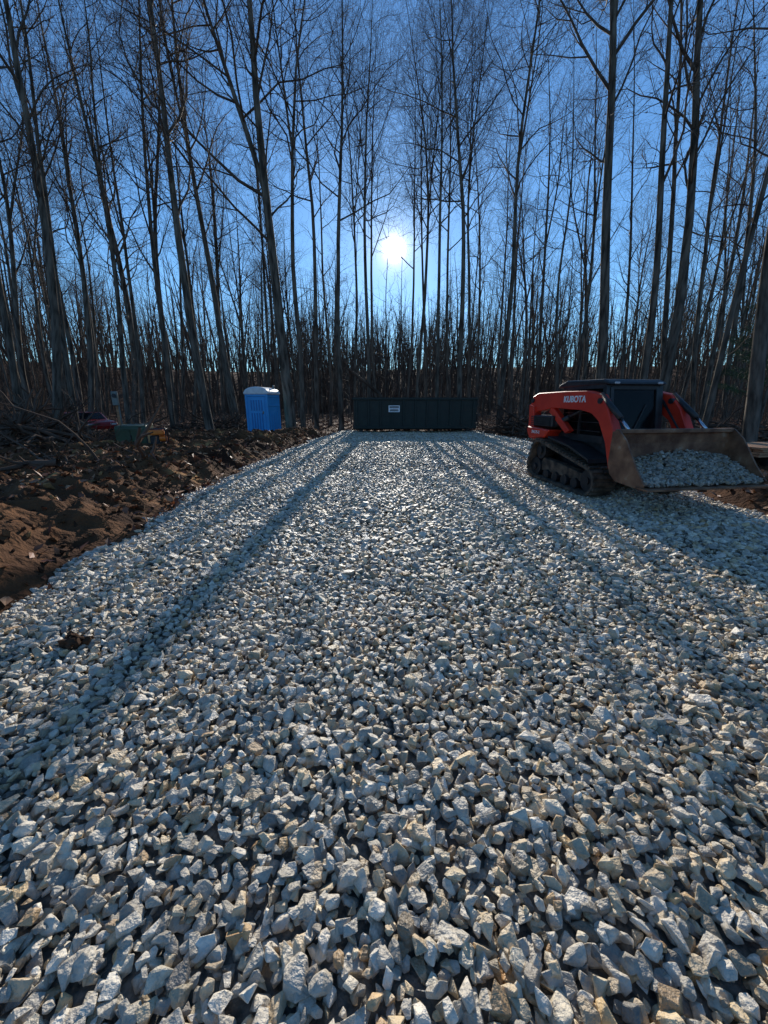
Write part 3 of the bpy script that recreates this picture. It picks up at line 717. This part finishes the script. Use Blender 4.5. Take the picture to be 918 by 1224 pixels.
def utility():
    E = empty('utility_cabinet', (-8.5, 13.4, .0), math.radians(12), 'green pad-mounted electrical cabinet standing in turned soil', 'utility box')
    MB().box((0, 0, .06), (1.05, .9, .16), bev=.02).obj('pad', M_clodpad, E)
    MB().prism([(-.40, .14), (-.40, .72), (-.34, .80), (.36, .84), (.36, .14)], -.47, .47, .015).obj('cabinet_body', M_green, E)
    for s in (-1, 1): MB().box((s*.225, -.41, .42), (.42, .02, .5), bev=.005).obj('cabinet_door', M_green, E)
    MB().box((0, -.43, .45), (.03, .03, .12)).obj('latch', M_black, E)
    E = empty('meter_post', (-9.95, 14.9, -.1), math.radians(20), 'grey-green electrical meter box on a post by the soil', 'meter post')
    MB().box((0, 0, 1.0), (.1, .1, 2.0), bev=.01).obj('post', M_wood, E)
    MB().box((0, -.12, 1.8), (.2, .12, .5), bev=.015).obj('meter_box', M_grey, E)
    MB().cyl((0, -.18, 1.9), (0, -.25, 1.9), .07, 20).obj('meter', M_black, E)
    MB().cyl((.07, -.1, 0), (.07, -.1, 1.56), .025).obj('conduit', M_grey, E)
    E = empty('portable_generator', (-7.7, 13.3, max(.05, soil_top(-7.7, 13.3))+.02), math.radians(20), 'small orange portable generator with black frame on the soil', 'generator')
    mb = MB()
    for sx in (-1, 1):
        for sy in (-1, 1): mb.cyl((sx*.28, sy*.2, -.15), (sx*.28, sy*.2, .5), .018, 8)
        mb.cyl((sx*.28, -.2, .5), (sx*.28, .2, .5), .018, 8); mb.cyl((-.28, sx*.2, .5), (.28, sx*.2, .5), .018, 8); mb.cyl((-.28, sx*.2, .04), (.28, sx*.2, .04), .018, 8)
    mb.obj('frame', M_black, E)
    MB().box((0, 0, .39), (.46, .34, .17), bev=.05, seg=2).obj('fuel_tank', M_orange, E)
    MB().box((-.08, 0, .16), (.28, .26, .26), bev=.03).obj('engine', M_black, E)
    MB().cyl((.06, 0, .19), (.26, 0, .19), .1, 16).obj('alternator', M_orange, E)
utility()

def car():
    E = empty('parked_car', (-17.4, 22.8, -.14), math.radians(62), 'dark red car parked behind brush near the trees', 'car')
    E.scale = (.95, .95, .85)
    prof = [(-2.2, .35), (-2.22, .62), (-2.05, .82), (-1.15, .95), (-.55, 1.38), (.7, 1.42), (1.45, 1.0), (2.1, .92), (2.2, .6), (2.15, .32)]
    MB().prism(prof, -.86, .86, .06, seg=2).obj('body', M_carred, E)
    for s in (-1, 1): MB().prism([(-.98, .97), (-.5, 1.33), (.64, 1.36), (1.2, .99)], s*.862-.004, s*.862+.006).obj('side_window', M_glass, E)
    MB().prism([(-1.14, .975), (-.58, 1.375), (-.6, 1.39), (-1.17, .985)], -.72, .72).obj('windscreen', M_glass, E)
    for sx in (-1, 1):
        for sy in (-1.35, 1.35):
            Wl = MB().cyl((sx*.88-.11, sy, .33), (sx*.88+.01, sy, .33), .33, 24).obj('wheel', M_rubber, E)
            MB().cyl((sx*.88-.115, sy, .33), (sx*.88+.02, sy, .33), .2, 16).obj('rim', M_grey, Wl)
        MB().box((sx*.6, -2.2, .66), (.34, .06, .13), bev=.01).obj('headlight', M_lamp, E)
car()

def lumber():
    E = empty('lumber_stack', (9.45, 9.3, -.05), math.radians(12), 'stack of weathered sawn boards resting on skids', 'lumber')
    MB().box((-.8, 0, .16), (.12, 1.1, .5)).obj('skid', M_black, E); MB().box((.8, 0, .16), (.12, 1.1, .5)).obj('skid', M_black, E)
    for k in range(4):
        for j in range(5): MB().box((rnd.uniform(-.06, .06), -.44+j*.22, .44+k*.055), (2.6, .2, .045), rot=(0, 0, rnd.uniform(-.012, .012))).obj('board', M_wood, E)
lumber()
def brush(name, x, y, w_, d_, h_, n, seed, lab):
    r = random.Random(seed); V, Fc = [], []
    for k in range(n):
        p = Vector((r.gauss(0, w_*.45), r.gauss(0, d_*.45), 0)); hh = h_*math.exp(-(p.x/w_)**2*1.6-(p.y/d_)**2*1.6); p.z = r.uniform(-.1, 1)*hh
        d = Vector((r.gauss(0, 1), r.gauss(0, 1), r.gauss(0, .32))).normalized(); ln = r.uniform(.6, 2.6); rad = r.choice([.012, .015, .02, .035, .05, .09])
        pts = [p]; dd = d
        for i in range(6):
            dd = (dd+rvec(r)*.22).normalized(); q = pts[-1]+dd*ln/6; q.z = max(q.z, -.05); pts.append(q)
        tube(V, Fc, pts, [rad*(1-.12*i) for i in range(7)], 5)
        for j in range(3):
            i = r.randint(1, 5); q = pts[i]; d2 = (dd+rvec(r)*.8).normalized()
            tube(V, Fc, [q, q+d2*ln*.15, q+(d2+rvec(r)*.2)*ln*.3], [rad*.5, rad*.35, rad*.15], 4)
    o = bpy.data.objects.new(name, np_mesh(name, V, Fc, M_farwood, smooth=True)); o.location = (x, y, .05); link(o)
    o['label'] = lab; o['category'] = 'brush pile'
brush('brush_pile', -12.0, 13.2, 2.6, 1.6, .8, 260, 5, 'tangled pile of cut branches and roots on soil')
brush('brush_pile', -15.5, 17.5, 3.0, 1.5, .8, 240, 6, 'tangled heap of bare branches beside the woods')
brush('brush_pile', -9.5, 22.8, 2.6, 1.2, .7, 150, 8, 'low heap of fallen branches at the forest edge')
brush('brush_pile', 7.8, 21.5, 2.2, 1.2, .7, 150, 9, 'low heap of fallen branches beyond the gravel')
brush('brush_pile', 13.5, 15.5, 2.8, 1.3, .7, 170, 10, 'low heap of bare branches on leaf litter')
brush('brush_pile', -7.2, 8.6, 2.0, 1.6, .25, 26, 12, 'scattered broken roots and sticks on churned soil')
V, Fc = [], []
tube(V, Fc, [Vector((-2.1, 24.4, 3.5)), Vector((-1.1, 24.2, 2.75)), Vector((-.3, 24.1, 2.1)), Vector((.9, 24.0, -.1))], [.07, .09, .11, .13], 8)
o = bpy.data.objects.new('fallen_log', np_mesh('fallen_log', V, Fc, M_farwood, smooth=True)); link(o); o['label'] = 'slim broken trunk leaning behind the dumpster'; o['category'] = 'log'
a, dy, dz = ray(88, 771); t = CAMH/-dz
Pc = np.array([[a*t, dy*t, .03]])+rng.normal(0, (.04, .03, .01), (14, 3))
o = bpy.data.objects.new('soil_clump', scatter('soil_clump', Pc, rng.uniform(.05, .11, 14), P_NEAR, M_clod, np.tile(np.array([(.09, .05, .03)]), (14, 1)), .7)); link(o)
o['label'] = 'dark clump of soil lying on the gravel'; o['category'] = 'soil clump'
